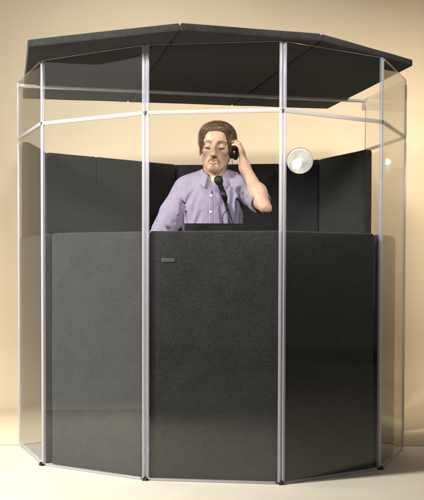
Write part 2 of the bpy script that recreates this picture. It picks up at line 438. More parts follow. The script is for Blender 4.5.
#PB#
# ------------------------------------------------------------------ sculpting engine: smooth unions of simple solids, meshed by surface nets
class Sculpt:
    def __init__(s): s.pr = []; s.disp = None
    def add(s, fn, c, r, k=.01, op='u'): s.pr.append((fn, np.array(c, float), r, k, op))
    def ell(s, c, r, k=.01, op='u', F=None):
        c = np.array(c, float); r = np.array(r, float); R = None
        if F is not None: R, t, sca = F; c = R @ (c * sca) + t; r = r * sca; k = k * sca
        def fn(P):
            q = P - c
            if R is not None: q = q @ R
            a = np.sqrt(((q / r) ** 2).sum(1)); b = np.sqrt(((q / r ** 2) ** 2).sum(1))
            return a * (a - 1) / np.maximum(b, 1e-9)
        s.add(fn, c, r.max(), k, op)
    def cap(s, a, b, ra, rb=None, k=.01, op='u', F=None):
        rb = ra if rb is None else rb
        a = np.array(a, float); b = np.array(b, float)
        if F is not None: R, t, sca = F; a = R @ (a * sca) + t; b = R @ (b * sca) + t; ra *= sca; rb *= sca; k *= sca
        ab = b - a; L = max((ab ** 2).sum(), 1e-12)
        def fn(P):
            t = np.clip(((P - a) @ ab) / L, 0, 1)
            return np.sqrt((((P - a) - t[:, None] * ab) ** 2).sum(1)) - (ra + (rb - ra) * t)
        s.add(fn, (a + b) / 2, math.sqrt(L) / 2 + max(ra, rb), k, op)
    def plane(s, o, n, k=.004, F=None):                      # cuts away the side n points to
        o = np.array(o, float); n = np.array(n, float)
        if F is not None: R, t, sca = F; o = R @ (o * sca) + t; n = R @ n
        n = n / np.linalg.norm(n)
        s.add(lambda P: -((P - o) @ n), o, 1e3, k, 's')
    def ev(s, P, prims=None):
        d = np.full(len(P), 9.0)
        for fn, c, r, k, op in (s.pr if prims is None else prims):
            e = fn(P)
            if op == 'u':
                h = np.clip(.5 + .5 * (e - d) / k, 0, 1); d = e + (d - e) * h - k * h * (1 - h)
            else:
                h = np.clip(.5 - .5 * (d + e) / k, 0, 1); d = d + (-e - d) * h + k * h * (1 - h)
        if s.disp is not None: d = d + s.disp(P)
        return d
    def mesh(s, h, B=14):
        u = [p for p in s.pr if p[4] == 'u']
        lo = np.min([p[1] - p[2] for p in u], 0) - 3 * h; hi = np.max([p[1] + p[2] for p in u], 0) + 3 * h
        S = B * h; nb = np.ceil((hi - lo) / S).astype(int); half = S * math.sqrt(3) / 2
        I = np.stack(np.meshgrid(*[np.arange(n) for n in nb], indexing='ij'), -1).reshape(-1, 3)
        ctr = lo + (I + .5) * S
        d = s.ev(ctr); act = I[np.abs(d) < half * 1.45 + .035]
        n = B + 1; g = np.stack(np.meshgrid(*[np.arange(n + 1)] * 3, indexing='ij'), -1).reshape(-1, 3)
        dims = nb * B + 4; key = lambda q: (q[:, 0].astype(np.int64) * dims[1] + q[:, 1]) * dims[2] + q[:, 2]
        VK, VP, Q = [], [], []
        co = np.array([(i, j, k) for i in (0, 1) for j in (0, 1) for k in (0, 1)])
        edges = [(a, b) for a in range(8) for b in range(8) if a < b and np.abs(co[a] - co[b]).sum() == 1]
        for b in act:
            c = lo + (b + .5) * S; dc = None
            P = lo + (b * B + g) * h
            near = [p for p in s.pr if np.linalg.norm(c - p[1]) - p[2] < half * 1.35 + .05 + p[3]]
            if not any(p[4] == 'u' for p in near): continue
            F = s.ev(P, near).reshape(n + 1, n + 1, n + 1)
            W = np.stack([F[i:i + n, j:j + n, k:k + n] for i, j, k in co], -1)[:B, :B, :B]
            neg = W < 0; mixd = neg.any(-1) & ~neg.all(-1)
            idx = np.argwhere(mixd)
            if len(idx):
                w = W[mixd]; acc = np.zeros((len(w), 3)); cnt = np.zeros(len(w))
                for e0, e1 in edges:
                    m_ = (w[:, e0] < 0) != (w[:, e1] < 0); t = np.where(m_, w[:, e0] / np.where(m_, w[:, e0] - w[:, e1], 1), 0)
                    acc += m_[:, None] * (co[e0] + t[:, None] * (co[e1] - co[e0])); cnt += m_
                VK.append(key(b * B + idx)); VP.append(lo + (b * B + idx + acc / cnt[:, None]) * h)
            for a in range(3):
                sl = [slice(0, B)] * 3; sl2 = list(sl); sl2[a] = slice(1, B + 1)
                A0 = F[tuple(sl)] < 0; A1 = F[tuple(sl2)] < 0
                e = np.argwhere(A0 != A1)
                if not len(e): continue
                fl = A0[tuple(e.T)]; p = b * B + e
                b1, b2 = np.eye(3, dtype=int)[(a + 1) % 3], np.eye(3, dtype=int)[(a + 2) % 3]
                q = np.stack([key(p - b1 - b2), key(p - b2), key(p), key(p - b1)], 1)
                q[~fl] = q[~fl][:, ::-1]; Q.append(q)
        VK = np.concatenate(VK); VP = np.concatenate(VP); Q = np.concatenate(Q)
        uk, ix = np.unique(VK, return_index=True); VP = VP[ix]
        f = np.searchsorted(uk, Q); f = np.clip(f, 0, len(uk) - 1); ok = (uk[f] == Q).all(1)
        return VP, f[ok]

def sculpt_obj(name, S, h, mat, parent, colfn=None, smooth_it=1):
    v, f = S.mesh(h)
    me = bpy.data.meshes.new(name)
    me.vertices.add(len(v)); me.vertices.foreach_set('co', v.astype(np.float32).ravel())
    me.loops.add(len(f) * 4); me.loops.foreach_set('vertex_index', f.astype(np.int32).ravel())
    me.polygons.add(len(f)); me.polygons.foreach_set('loop_start', np.arange(0, len(f) * 4, 4, dtype=np.int32))
    me.update(calc_edges=True); me.validate()
    if colfn is not None:
        c = np.ones((len(v), 4), np.float32); c[:, :3] = colfn(v)
        at = me.color_attributes.new('Col', 'FLOAT_COLOR', 'POINT'); at.data.foreach_set('color', c.ravel())
    return link(name, me, mat, parent)

def rot(ax, deg): return np.array(Matrix.Rotation(math.radians(deg), 3, ax))
def gauss(P, c, r):
    r = np.array(r, float) if not np.isscalar(r) else np.array([r] * 3)
    return np.exp(-(((P - np.array(c)) / r) ** 2).sum(1))
def blend(c, k, w): return c * (1 - w[:, None]) + np.array(k) * w[:, None]
def vnoise(P, sx, sy, sz, seed=0):
    rng = np.random.RandomState(seed); out = np.zeros(len(P))
    for i in range(9):
        w = rng.normal(size=3) * np.array([sx, sy, sz]); out += np.sin(P @ w + rng.uniform(0, 6.28)) / 3
    return out

man = empty('person', (0, .42, 0))
tag(man, 'man in a lavender shirt with eyes closed, one hand raised to his headphones', 'person')

# head frame: x picture-right, -y face, z up, origin between the ears at eye height
HS = 1.09
HR = rot('Z', -7) @ rot('Y', 3) @ rot('X', 3)
HT = np.array([.0165, .405, 1.563])
HF = (HR, HT, HS)
def H2W(p): return HR @ (np.array(p) * HS) + HT
def W2H(P): return ((P - HT) @ HR) / HS

B = Sculpt()
B.ell((0, .016, .026), (.0690, .090, .078), F=HF)
B.ell((0, -.022, -.020), (.0535, .066, .080), k=.02, F=HF)
B.ell((0, -.030, -.070), (.039, .053, .040), k=.02, F=HF)
for s in (-1, 1):
    B.cap((s * .0480, .004, -.042), (s * .015, -.071, -.100), .014, .0125, k=.02, F=HF)
    B.ell((s * .0375, -.058, -.020), (.019, .020, .016), k=.016, F=HF)
    B.cap((s * .012, -.083, .022), (s * .043, -.066, .020), .0105, .009, k=.012, F=HF)
B.ell((0, -.078, -.100), (.018, .015, .015), k=.018, F=HF)
B.ell((0, -.070, .042), (.044, .022, .032), k=.02, F=HF)
B.ell((0, -.074, -.066), (.029, .020, .024), k=.016, F=HF)          # muzzle
for s in (-1, 1):
    B.ell((s * .031, -.094, .000), (.019, .016, .0125), k=.010, op='s', F=HF)
    B.ell((s * .0305, -.0735, -.0015), (.0150, .0130, .0125), k=.004, F=HF)           # closed lid over the eyeball
    B.cap((s * .019, -.0868, -.0075), (s * .043, -.0790, -.0070), .0013, .0013, k=.002, op='s', F=HF)   # lid line
B.cap((0, -.084, .012), (0, -.108, -.030), .0075, .0100, k=.010, F=HF)
B.ell((0, -.110, -.036), (.0115, .0115, .0095), k=.007, F=HF)
for s in (-1, 1):
    B.ell((s * .0125, -.099, -.040), (.0075, .0100, .0075), k=.005, F=HF)
    B.ell((s * .0065, -.105, -.0470), (.0035, .0050, .0030), k=.002, op='s', F=HF)
    B.cap((s * .020, -.094, -.044), (s * .033, -.080, -.068), .0022, .0022, k=.010, op='s', F=HF)   # fold beside the nose
    B.ell((s * .0765, .012, -.008), (.0085, .019, .031), k=.006, F=HF)
    B.ell((s * .0835, .006, -.004), (.006, .009, .016), k=.005, op='s', F=HF)
B.cap((-.016, -.0880, -.0625), (.016, -.0880, -.0625), .0042, k=.006, F=HF)
B.cap((-.015, -.0882, -.0715), (.015, -.0882, -.0715), .0046, k=.006, F=HF)
for s in (-1, 1): B.cap((0, -.0920, -.0674), (s * .026, -.0865, -.0635), .0017, .0014, k=.003, op='s', F=HF)
B.cap((-.010, -.0945, -.0825), (.010, -.0945, -.0825), .004, k=.008, op='s', F=HF)
# neck, shoulders, chest under the shirt
B.cap((.010, .425, 1.50), (.004, .435, 1.36), .057, .063, k=.03)
B.cap((.030, .385, 1.47), (.012, .375, 1.375), .014, .012, k=.025)
B.cap((-.006, .375, 1.455), (.004, .360, 1.40), .016, .013, k=.02)          # throat
B.ell((0, .405, 1.22), (.135, .072, .175), k=.05)
SHr, ELr = np.array((-.134, .415, 1.358)), np.array((-.252, .385, 1.140))
SHl, ELl, WRl = np.array((.150, .400, 1.372)), np.array((.240, .175, 1.262)), np.array((.150, .330, 1.462))
WRr = np.array((-.170, .215, 1.030))
B.cap((-.09, .415, 1.372), SHr, .05, k=.04); B.cap((.09, .41, 1.372), SHl, .05, k=.04)
B.cap(SHr, SHr + (ELr - SHr) * .8, .036, .030, k=.03); B.cap(SHr + (ELr - SHr) * .8, ELr, .032, .036, k=.02); B.cap(SHl, SHl + (ELl - SHl) * .7, .046, .038, k=.03); B.cap(SHl + (ELl - SHl) * .7, ELl, .038, .0275, k=.02)
def forearm(E, W, bulge):
    E = np.array(E); W = np.array(W)
    B.cap(E, E + (W - E) * .36, .0255, .0345, k=.018)
    B.cap(E + (W - E) * .40, W, .0340, .0240, k=.03)
    B.ell(E + (W - E) * .28 + np.array(bulge), (.029, .029, .045), k=.03)
forearm(ELl, WRl, (.006, 0, .0)); forearm(ELr, WRr, (-.004, 0, 0))
B.ell(ELl + np.array((.016, -.006, -.013)), (.0150, .0150, .0150), k=.016)

NAILS = []
def hand(W, u, n, curl, spread=1., sc=1., thumb=None, lens=(.066, .074, .069, .054)):
    """W wrist, u towards the fingers, n out of the palm; fingers run index..little along -t (t = thumb side)"""
    u = np.array(u, float); u /= np.linalg.norm(u); n = np.array(n, float); n -= u * (n @ u); n /= np.linalg.norm(n)
    t = thumb_sign * np.cross(u, n)
    at = lambda a, b, c: np.array(W) + (u * a + t * b + n * c) * sc
    B.cap(at(-.01, 0, 0), at(.022, 0, 0), .0255 * sc, .0240 * sc, k=.02)
    for b in (.026, .009, -.009, -.026):
        B.cap(at(.012, b * .55, .0), at(.086 - abs(b - .006) * .25, b, 0), .0135 * sc, .0115 * sc, k=.012)
    B.ell(at(.030, .022, .008), np.array((.018, .018, .026)) * sc, k=.015)      # ball of the thumb
    for i, b in enumerate((.0285, .0095, -.0095, -.028)):
        Lf = lens[i] * sc; c1, c2, c3 = curl[i]
        p = at(.086 - abs(b - .006) * .25, b, 0); ang = 0; fan = (b * 2.2 * spread)
        for seg, (fr, c, r0, r1) in enumerate(((.46, c1, .0105, .0092), (.30, c2, .0092, .0084), (.24, c3, .0084, .0068))):
            ang += math.radians(c)
            d = u * math.cos(ang) + n * math.sin(ang) + t * fan; d /= np.linalg.norm(d)
            q = p + d * Lf * fr
            B.cap(p, q, r0 * sc * (.94 if i < 3 else .84), r1 * sc * (.94 if i < 3 else .84), k=.0016)
            if seg < 2: B.ell(q - (n * math.cos(ang) - u * math.sin(ang)) * .0012, (.0088 * sc,) * 3, k=.0025)
            p = q
        NAILS.append((p, -(n * math.cos(ang) - u * math.sin(ang)) * .006))
    a, b, c = thumb or ((.030, .030, .010), (.058, .050, .014), (.084, .056, .020))
    B.cap(at(.012, .016, .006), at(*a), .0155 * sc, .0130 * sc, k=.014)
    B.cap(at(*a), at(*b), .0125 * sc, .0112 * sc, k=.006); B.cap(at(*b), at(*c), .0112 * sc, .0085 * sc, k=.004)
CUP = np.array((.0985, .413, 1.545))
thumb_sign = -1.
hand(WRl, (-.16, .20, .97), (-.97, .18, -.16), ((8, 22, 22), (10, 26, 24), (14, 32, 26), (20, 38, 28)), sc=1.0)
thumb_sign = 1.
hand(WRr, (.28, -.45, -.60), (.75, .20, .2), ((30, 40, 25),) * 4, sc=1.0)

def skin_col(P):
    c = np.tile(np.array((.54, .345, .242)), (len(P), 1))
    q = W2H(P); face = (q[:, 2] > -.125) & (np.abs(q[:, 0]) < .095) & (q[:, 1] < .06)
    fm = face.astype(float)
    c = blend(c, (.55, .29, .21), .28 * fm * (gauss(q, (-.040, -.07, -.030), .022) + gauss(q, (.040, -.07, -.030), .022) + gauss(q, (0, -.112, -.034), .016)))
    c = blend(c, (.52, .235, .20), np.clip(.9 * fm * (gauss(q, (0, -.096, -.0715), (.019, .02, .0048)) + .7 * gauss(q, (0, -.096, -.062), (.016, .02, .004))), 0, .85))
    c = blend(c, (.40, .25, .165), np.clip(.42 * fm * (gauss(q, (0, -.07, -.098), (.050, .06, .024)) + gauss(q, (.055, -.02, -.075), (.02, .05, .035)) + gauss(q, (-.055, -.02, -.075), (.02, .05, .035))), 0, .62))
    for s in (-1, 1):
        c = blend(c, (.42, .22, .165), .35 * fm * gauss(q, (s * .031, -.083, .004), (.019, .02, .011)))
    c = blend(c, (.55, .28, .20), np.clip(.55 * gauss(P, ELl + np.array((.012, -.02, -.012)), .032), 0, 1))
    for p, o in NAILS: c = blend(c, (.66, .40, .32), .7 * gauss(P, p + o, .0055))
    c *= (1 + .05 * vnoise(P, 240, 240, 240, 5) + .02 * vnoise(P, 60, 60, 60, 6))[:, None]; c[:, 1] *= 1 - .015 * vnoise(P, 90, 90, 90, 7)
    return np.clip(c, .01, 1)
body = sculpt_obj('body', B, .0021, M['skin'], man, skin_col)

# hair: a combed cap, sideburns, loose strands over it, brows, moustache and chin beard
def hair_col(P):
    q = W2H(P); f = vnoise(q, 30, 90, 260, 11)
    c = np.tile(np.array((.060, .036, .021)), (len(P), 1)); c *= (1 + .28 * f)[:, None]
    return np.clip(c, .012, .6)
Hh = Sculpt()
Hh.ell((.000, .020, .030), (.0775, .0960, .0865), F=HF)
Hh.ell((.014, -.040, .076), (.048, .042, .030), k=.025, F=HF)
Hh.ell((-.030, -.038, .066), (.040, .040, .032), k=.025, F=HF)
for s in (-1, 1):
    Hh.ell((s * .0650, .006, .028), (.0115, .048, .042), k=.015, F=HF)
    Hh.cap((s * .0660, -.024, .012), (s * .0625, -.026, -.022), .0065, .0035, k=.012, F=HF)
    Hh.ell((s * .082, .014, -.014), (.026, .028, .034), k=.006, op='s', F=HF)
Hh.ell((.004, -.112, -.010), (.060, .064, .072), k=.010, op='s', F=HF)
Hh.ell((.020, -.125, .012), (.038, .055, .058), k=.012, op='s', F=HF)
Hh.plane((0, .06, -.065), (0, .2, -1), F=HF)
PART = .030
def hair_dir(q):
    """combing direction in head space: away from a side parting, over the top and down; forward fringe swept across"""
    side = np.where(q[:, 0] > PART, 1., -1.)
    top = np.clip((q[:, 2] - .03) / .06, 0, 1); frt = np.clip((-q[:, 1]) / .06, 0, 1)
    d = np.stack([side * (.25 + .75 * top), .30 - .55 * frt * top + .25 * (1 - top), -(.25 + .9 * (1 - top))], 1)
    w = .35
    d[:, 0] += w * .5 * np.sin(q[:, 1] * 70 + q[:, 2] * 40); d[:, 1] += w * np.sin(q[:, 0] * 60 + q[:, 2] * 50 + 1); d[:, 2] += w * .4 * np.sin(q[:, 0] * 80 + 2)
    return d / np.linalg.norm(d, axis=1)[:, None]
def hd(P):
    q = W2H(P); side = np.where(q[:, 0] > PART, 1., -1.)
    ph = q[:, 1] * 330 + side * q[:, 0] * 90 + 2.2 * np.sin(q[:, 2] * 60 + q[:, 0] * 40)
    return .0009 * np.sin(ph) + .0007 * np.sin(ph * 2.1 + 1) + .0016 * vnoise(q, 40, 60, 40, 3)
Hh.disp = hd
hair = sculpt_obj('hair', Hh, .0019, M['hair'], man, hair_col)
def strands(count=5200):
    hv = np.empty(len(hair.data.vertices) * 3, np.float32); hair.data.vertices.foreach_get('co', hv); hv = hv.reshape(-1, 3)
    nn = np.empty(len(hv) * 3, np.float32); hair.data.vertices.foreach_get('normal', nn); nn = nn.reshape(-1, 3)
    hw = hv.astype(float); q = W2H(hw); nl = nn @ HR
    ok = np.where((q[:, 2] > -.012) & ((q * np.array((1, .8, 1)) * nl).sum(1) > 0))[0]
    from mathutils.kdtree import KDTree
    kd = KDTree(len(hw))
    for i, p in enumerate(hw): kd.insert(p, i)
    kd.balance()
    vs, fs, cs = [], [], []
    idx = np.random.choice(ok, count)
    for i in idx:
        p = Vector(hw[i]); L = random.uniform(.025, .060); k = 9; pts = []; nr = []; lf = random.uniform(.0003, .0026) if random.random() < .82 else random.uniform(.003, .009)
        for j in range(k):
            co_, ii, _d = kd.find(p); n_ = Vector(nn[ii]); qq = W2H(np.array([co_]))
            d = Vector(HR @ hair_dir(qq)[0]); d = d - n_ * d.dot(n_)
            if d.length < .05: break
            pts.append(co_ + n_ * (lf * (.3 + j / k))); nr.append(n_); p = co_ + d.normalized() * (L / k)
        if len(pts) < 4: continue
        tone = random.choice((.45, .7, 1, 1, 1.3, 1.9, 2.4)); colr = np.array((.100, .060, .035)) * tone * random.uniform(.85, 1.15)
        base = len(vs); m_ = len(pts)
        for j in range(m_):
            t = (pts[min(j + 1, m_ - 1)] - pts[max(j - 1, 0)]).normalized(); s_ = t.cross(nr[j]).normalized(); r_ = .00062 * (1 - .75 * j / (m_ - 1))
            vs += [pts[j] + s_ * r_, pts[j] + nr[j] * r_, pts[j] - s_ * r_]; cs += [colr] * 3
            if j:
                b = base + 3 * j
                fs += [(b - 3, b - 2, b + 1, b), (b - 2, b - 1, b + 2, b + 1)]
    o = pydata('hair_strand', vs, fs); c = np.ones((len(vs), 4), np.float32); c[:, :3] = np.array(cs)
    at = o.data.color_attributes.new('Col', 'FLOAT_COLOR', 'POINT'); at.data.foreach_set('color', c.ravel())
    return o
st = strands()
bmj = bmesh.new(); bmj.from_mesh(hair.data); bmj.from_mesh(st.data); bmj.to_mesh(hair.data); bmj.free()
hair.data.polygons.foreach_set('use_smooth', [True] * len(hair.data.polygons)); bpy.data.objects.remove(st)

def tuft(name, items, colr, h=.0012):
    S = Sculpt()
    for a, b, r0, r1 in items: S.cap(a, b, r0, r1, k=.004, F=HF)
    S.disp = lambda P: .0006 * vnoise(P, 500, 500, 900, 8)
    def cf(P): return np.clip(np.tile(np.array(colr), (len(P), 1)) * (1 + .3 * vnoise(P, 500, 300, 900, 9))[:, None], .01, .6)
    return sculpt_obj(name, S, h, M['hair'], man, cf)
for s in (-1, 1):
    tuft('eyelash', [((s * .019, -.0870, -.0085), (s * .031, -.0882, -.0100), .0012, .0014), ((s * .031, -.0882, -.0100), (s * .044, -.0790, -.0080), .0014, .0010)], (.04, .025, .018), .0009)
from mathutils.kdtree import KDTree
bv = np.empty(len(body.data.vertices) * 3, np.float32); body.data.vertices.foreach_get('co', bv); bv = bv.reshape(-1, 3).astype(float)
bn = np.empty(len(bv) * 3, np.float32); body.data.vertices.foreach_get('normal', bn); bn = bn.reshape(-1, 3)
bq = W2H(bv); sel = np.where((bq[:, 1] < -.0) & (bq[:, 2] > -.135) & (bq[:, 2] < .05) & (np.abs(bq[:, 0]) < .07))[0]
fkd = KDTree(len(sel))
for i in sel: fkd.insert(Vector(bv[i]), int(i))
fkd.balance()
def whiskers(name, count, sampler, dirfn, L, r, colr, lift=.0010):
    vs, fs, cs = [], [], []
    for _ in range(count):
        x, z = sampler(); d = Vector(HR @ np.array(dirfn(x, z))).normalized()
        p = Vector(H2W((x, -.115, z))); co_, ii, _d = fkd.find(Vector(H2W((x, -.092 + 6 * x * x, z))))
        p = co_; Lk = L * random.uniform(.6, 1.3); k = 5; pts = []; nr = []; lf = lift * random.uniform(.3, 1.6)
        for j in range(k):
            co_, ii, _d = fkd.find(p); n_ = Vector(bn[ii]); t = d - n_ * d.dot(n_)
            pts.append(co_ + n_ * (lf * (.1 + j / k))); nr.append(n_); p = co_ + t.normalized() * (Lk / k)
        c = np.array(colr) * random.uniform(.65, 1.5); base = len(vs)
        for j in range(k):
            t = (pts[min(j + 1, k - 1)] - pts[max(j - 1, 0)])
            t = t.normalized() if t.length > 1e-7 else d
            s_ = t.cross(nr[j]).normalized(); q_ = r * (1 - .7 * j / (k - 1))
            vs += [pts[j] + s_ * q_, pts[j] + nr[j] * q_ * 1.2, pts[j] - s_ * q_]; cs += [c] * 3
            if j:
                b = base + 3 * j; fs += [(b - 3, b - 2, b + 1, b), (b - 2, b - 1, b + 2, b + 1)]
    o = pydata(name, vs, fs, M['hair'], man); c = np.ones((len(vs), 4), np.float32); c[:, :3] = np.array(cs)
    at = o.data.color_attributes.new('Col', 'FLOAT_COLOR', 'POINT'); at.data.foreach_set('color', c.ravel()); return o
G = random.gauss
for s in (-1, 1):
    def smp(s=s):
        t = random.random(); x = .011 + .038 * t; z = .0165 + .0075 * math.sin(math.pi * min(1, t * .8 + .1)) - .004 * t
        return s * x, z + G(0, .0018 * (1.15 - t))
    whiskers('eyebrow', 230, smp, lambda x, z, s=s: (s * 1, .2, .35 - 6 * (abs(x) - .012) * .3), .009, .00045, (.13, .075, .040))
def smp():
    s = random.choice((-1, 1)); t = abs(G(0, .5)); t = min(t, 1); return s * .027 * t, -.0540 - .0100 * t ** 1.6 + G(0, .0026)
whiskers('moustache', 1000, smp, lambda x, z: ((1 if x > 0 else -1) * (.10 + abs(x) * 26), .1, -.9), .0085, .00050, (.17, .095, .050), .0014)
def smp():
    if random.random() < .35: return G(0, .007), -.086 + G(0, .004)
    return G(0, .0135), -.1005 + G(0, .0055)
whiskers('chin_beard', 380, smp, lambda x, z: (x * 8, .05, -1), .0070, .00045, (.20, .12, .068), .0012)

# shirt: one cloth surface with open collar and rolled sleeves
S = Sculpt()
S.ell((-.004, .415, 1.29), (.150, .100, .150), k=.05)
S.ell((-.006, .415, 1.10), (.150, .100, .230), k=.07)
S.ell((-.004, .425, .95), (.160, .112, .140), k=.06)
S.cap((-.085, .420, 1.366), (.105, .415, 1.372), .056, .058, k=.05)
S.cap((-.055, .428, 1.418), (-.118, .420, 1.378), .030, .038, k=.04); S.cap((.070, .428, 1.420), (.140, .410, 1.385), .030, .042, k=.04)
CFr = SHr + (ELr - SHr) * .95; CFl = SHl + (ELl - SHl) * .64
S.cap(SHr, SHr + (CFr - SHr) * .5, .062, .060, k=.03); S.cap(SHr + (CFr - SHr) * .5, CFr, .060, .060, k=.02)
S.cap(SHl, CFl, .060, .0530, k=.03)
dr = (ELr - SHr) / np.linalg.norm(ELr - SHr); dl = (ELl - SHl) / np.linalg.norm(ELl - SHl)
# rolled cuffs
def cuff(c, d, r):
    m_ = np.array(axisM((0, 0, 0), d).to_3x3())
    def fn(P):
        q = (P - c) @ m_; z = np.clip(q[:, 2], -.016, .016)
        return np.sqrt((np.sqrt(q[:, 0] ** 2 + q[:, 1] ** 2) - r) ** 2 + (q[:, 2] - z) ** 2) - .0048
    S.add(fn, c, r + .03, .005)
cuff(CFr + dr * .040, dr, .0535); cuff(CFl + dl * .030, dl, .0495)
for c, d, r in ((CFr, dr, .050), (CFl, dl, .0465)):
    S.cap(c + d * .075, c + d * .12, r, r, k=.004, op='s')
# neck opening: a throat hole and the open V below it
S.cap((.006, .43, 1.40), (.012, .42, 1.56), .060, .066, k=.008, op='s')
S.cap((.004, .335, 1.455), (-.002, .305, 1.335), .044, .007, k=.006, op='s')
# pulled folds: shoulders, sleeves, elbow bends, the placket
def fold(a, b, r=.006, k=.016): S.cap(a, b, r, r * .6, k=k)
CR = []
def crease(a, b, dep=.006, wid=.012): CR.append((np.array(a, float), np.array(b, float), dep, wid))
fold((-.012, .318, 1.345), (-.012, .312, 1.00), .0050, .006)
rng = np.random.RandomState(4)
for k in range(8):
    p = SHr + (CFr - SHr) * (.14 + .11 * k); j = rng.uniform(-.02, .02)
    crease(p + np.array((-.070, -.02, .025 + j)), p + np.array((.045, -.060, -.035 + j)), rng.uniform(.004, .009), rng.uniform(.007, .013))
for k in range(4):
    p = SHl + (CFl - SHl) * (.10 + .27 * k)
    crease(p + np.array((-.070, -.02, -.015)), p + np.array((.03, -.055, .035)), .008, .010)
for a, b in (((-.10, .34, 1.345), (-.150, .335, 1.25)), ((-.075, .322, 1.33), (-.118, .318, 1.17)), ((-.060, .318, 1.24), (-.125, .325, 1.08)), ((.055, .32, 1.34), (.105, .325, 1.20)),
             ((.095, .335, 1.355), (.075, .315, 1.10)), ((.125, .345, 1.34), (.105, .325, 1.08)), ((.040, .312, 1.28), (.070, .316, 1.02)), ((.030, .314, 1.17), (.120, .335, 1.10)), ((-.03, .312, 1.13), (-.11, .322, 1.02)),
             ((-.145, .37, 1.34), (-.105, .33, 1.10)), ((.155, .36, 1.33), (.125, .33, 1.04))):
    crease(a, b, rng.uniform(.008, .013), rng.uniform(.009, .015))
crease((-.150, .350, 1.30), (-.165, .360, 1.08), .016, .014); crease((.140, .345, 1.28), (.150, .365, 1.08), .014, .014)
crease((-.0225, .31, 1.345), (-.0225, .31, .95), .0045, .0028); crease((.0025, .31, 1.345), (.0025, .31, .95), .0035, .0026)
def shirt_disp(P):
    d = .0020 * vnoise(P, 24, 24, 12, 21) + .0010 * vnoise(P, 70, 70, 30, 22) + .0030 * (np.sqrt(np.abs(vnoise(P, 26, 26, 15, 23)) + .01) - .7) + .0014 * (np.sqrt(np.abs(vnoise(P, 60, 60, 34, 24)) + .01) - .7)
    lo, hi = P.min(0), P.max(0)
    for a, b, dep, wid in CR:
        if ((np.minimum(a, b) - 6 * wid > hi) | (np.maximum(a, b) + 6 * wid < lo)).any(): continue
        ab = b - a; t = np.clip(((P - a) @ ab) / (ab @ ab), 0, 1)
        r = ((P - a - t[:, None] * ab) ** 2).sum(1); fade = np.sin(math.pi * (.12 + .76 * t))
        d = d + 1.75 * dep * fade * (np.exp(-r / wid ** 2) - .35 * np.exp(-r / (2.2 * wid) ** 2))
    return d
S.disp = shirt_disp
def shirt_col(P):
    c = np.tile(np.array((.262, .232, .318)), (len(P), 1))
    st = .5 + .5 * np.sin(P[:, 0] * 2 * math.pi / .011)
    c *= (1 + .05 * (st - .5) + .02 * vnoise(P, 300, 300, 60, 2))[:, None]; return c
shirt = sculpt_obj('shirt', S, .0026, M['shirt'], man, shirt_col)
# collar: stand and fall with two points
def collar():
    vs, fs = [], []; n = 41
    cx_, cy_, = .008, .425
    for i in range(n):
        s = -1 + 2 * i / (n - 1); a = s * math.radians(152); fr = abs(s)
        ca, sa = math.cos(a), math.sin(a)                      # a=0 at the nape
        front = max(0, (fr - .62) / .38)
        rin, rtop, rout = .061, .064, .079 + .012 * front
        z0 = 1.435 - .050 * front ** 1.2; zt = 1.462 - .038 * front ** 1.3; zo = 1.425 - .030 * fr - .046 * front ** 2.2
        yk = 1.12 + .10 * front
        for r, z in ((rin, z0 - .012), (rin, z0 + .010), (rtop, zt), (rtop + .005, zt - .001), (rout, (zt + zo) / 2), (rout + .005 + .010 * front, zo)):
            dx = -.012 * front * (1 if s > 0 else -1) * 0
            vs.append((cx_ + r * sa + dx, cy_ + r * ca * yk, z + .0012 * math.sin(i * 1.3)))
    for i in range(n - 1):
        for j in range(5):
            a = i * 6 + j; fs.append((a, a + 6, a + 7, a + 1))
    o = pydata('collar', vs, fs, None, man)
    md = o.modifiers.new('thick', 'SOLIDIFY'); md.thickness = .0026; md.offset = 0
    md = o.modifiers.new('smooth', 'SUBSURF'); md.levels = md.render_levels = 1
    me = o.data; me.materials.append(M['shirt']); at = me.color_attributes.new('Col', 'FLOAT_COLOR', 'POINT')
    at.data.foreach_set('color', np.tile(np.array((.272, .242, .33, 1), np.float32), len(vs)))
    return o
collar()
dg_ = bpy.context.evaluated_depsgraph_get()
def on_shirt(x, z):
    hit, p, n, _i = shirt.ray_cast(Vector((x, -.6, z)) - Vector((0, 0, 0)), Vector((0, 1, 0)))
    return (p, n) if hit else (Vector((x, .31, z)), Vector((0, -1, 0)))
for x, z in ((-.010, 1.322), (-.012, 1.244), (-.013, 1.165), (-.013, 1.085), (-.013, 1.005)):
    p, n = on_shirt(x, z); bm = bmesh.new()
    bm_lathe(bm, [(0, -.001), (.0058, -.001), (.0062, .0012), (.0052, .0022), (.0035, .0016), (0, .0016)], axisM(p, n), 18)
    from_bm('button', bm, M['white'], man)
# trousers and shoes
T = Sculpt()
T.ell((-.005, .43, .92), (.155, .108, .110), k=.05)
for s in (-1, 1):
    hp, kn, an = np.array((s * .085, .43, .88)), np.array((s * .100, .42, .48)), np.array((s * .105, .45, .06))
    T.cap(hp, kn, .088, .066, k=.04); T.cap(kn, an, .066, .054, k=.03)
T.disp = lambda P: .003 * vnoise(P, 20, 20, 30, 31)
sculpt_obj('trousers', T, .008, M['trouser'], man)
for s in (-1, 1):
    K = Sculpt(); x = s * .108
    K.ell((x, .45, .055), (.040, .055, .055), k=.02); K.ell((x + s * .008, .34, .035), (.046, .105, .035), k=.03); K.ell((x + s * .004, .40, .02), (.043, .14, .02), k=.015)
    K.plane((0, 0, .001), (0, 0, -1)); sculpt_obj('shoe', K, .005, M['shoe'], man)

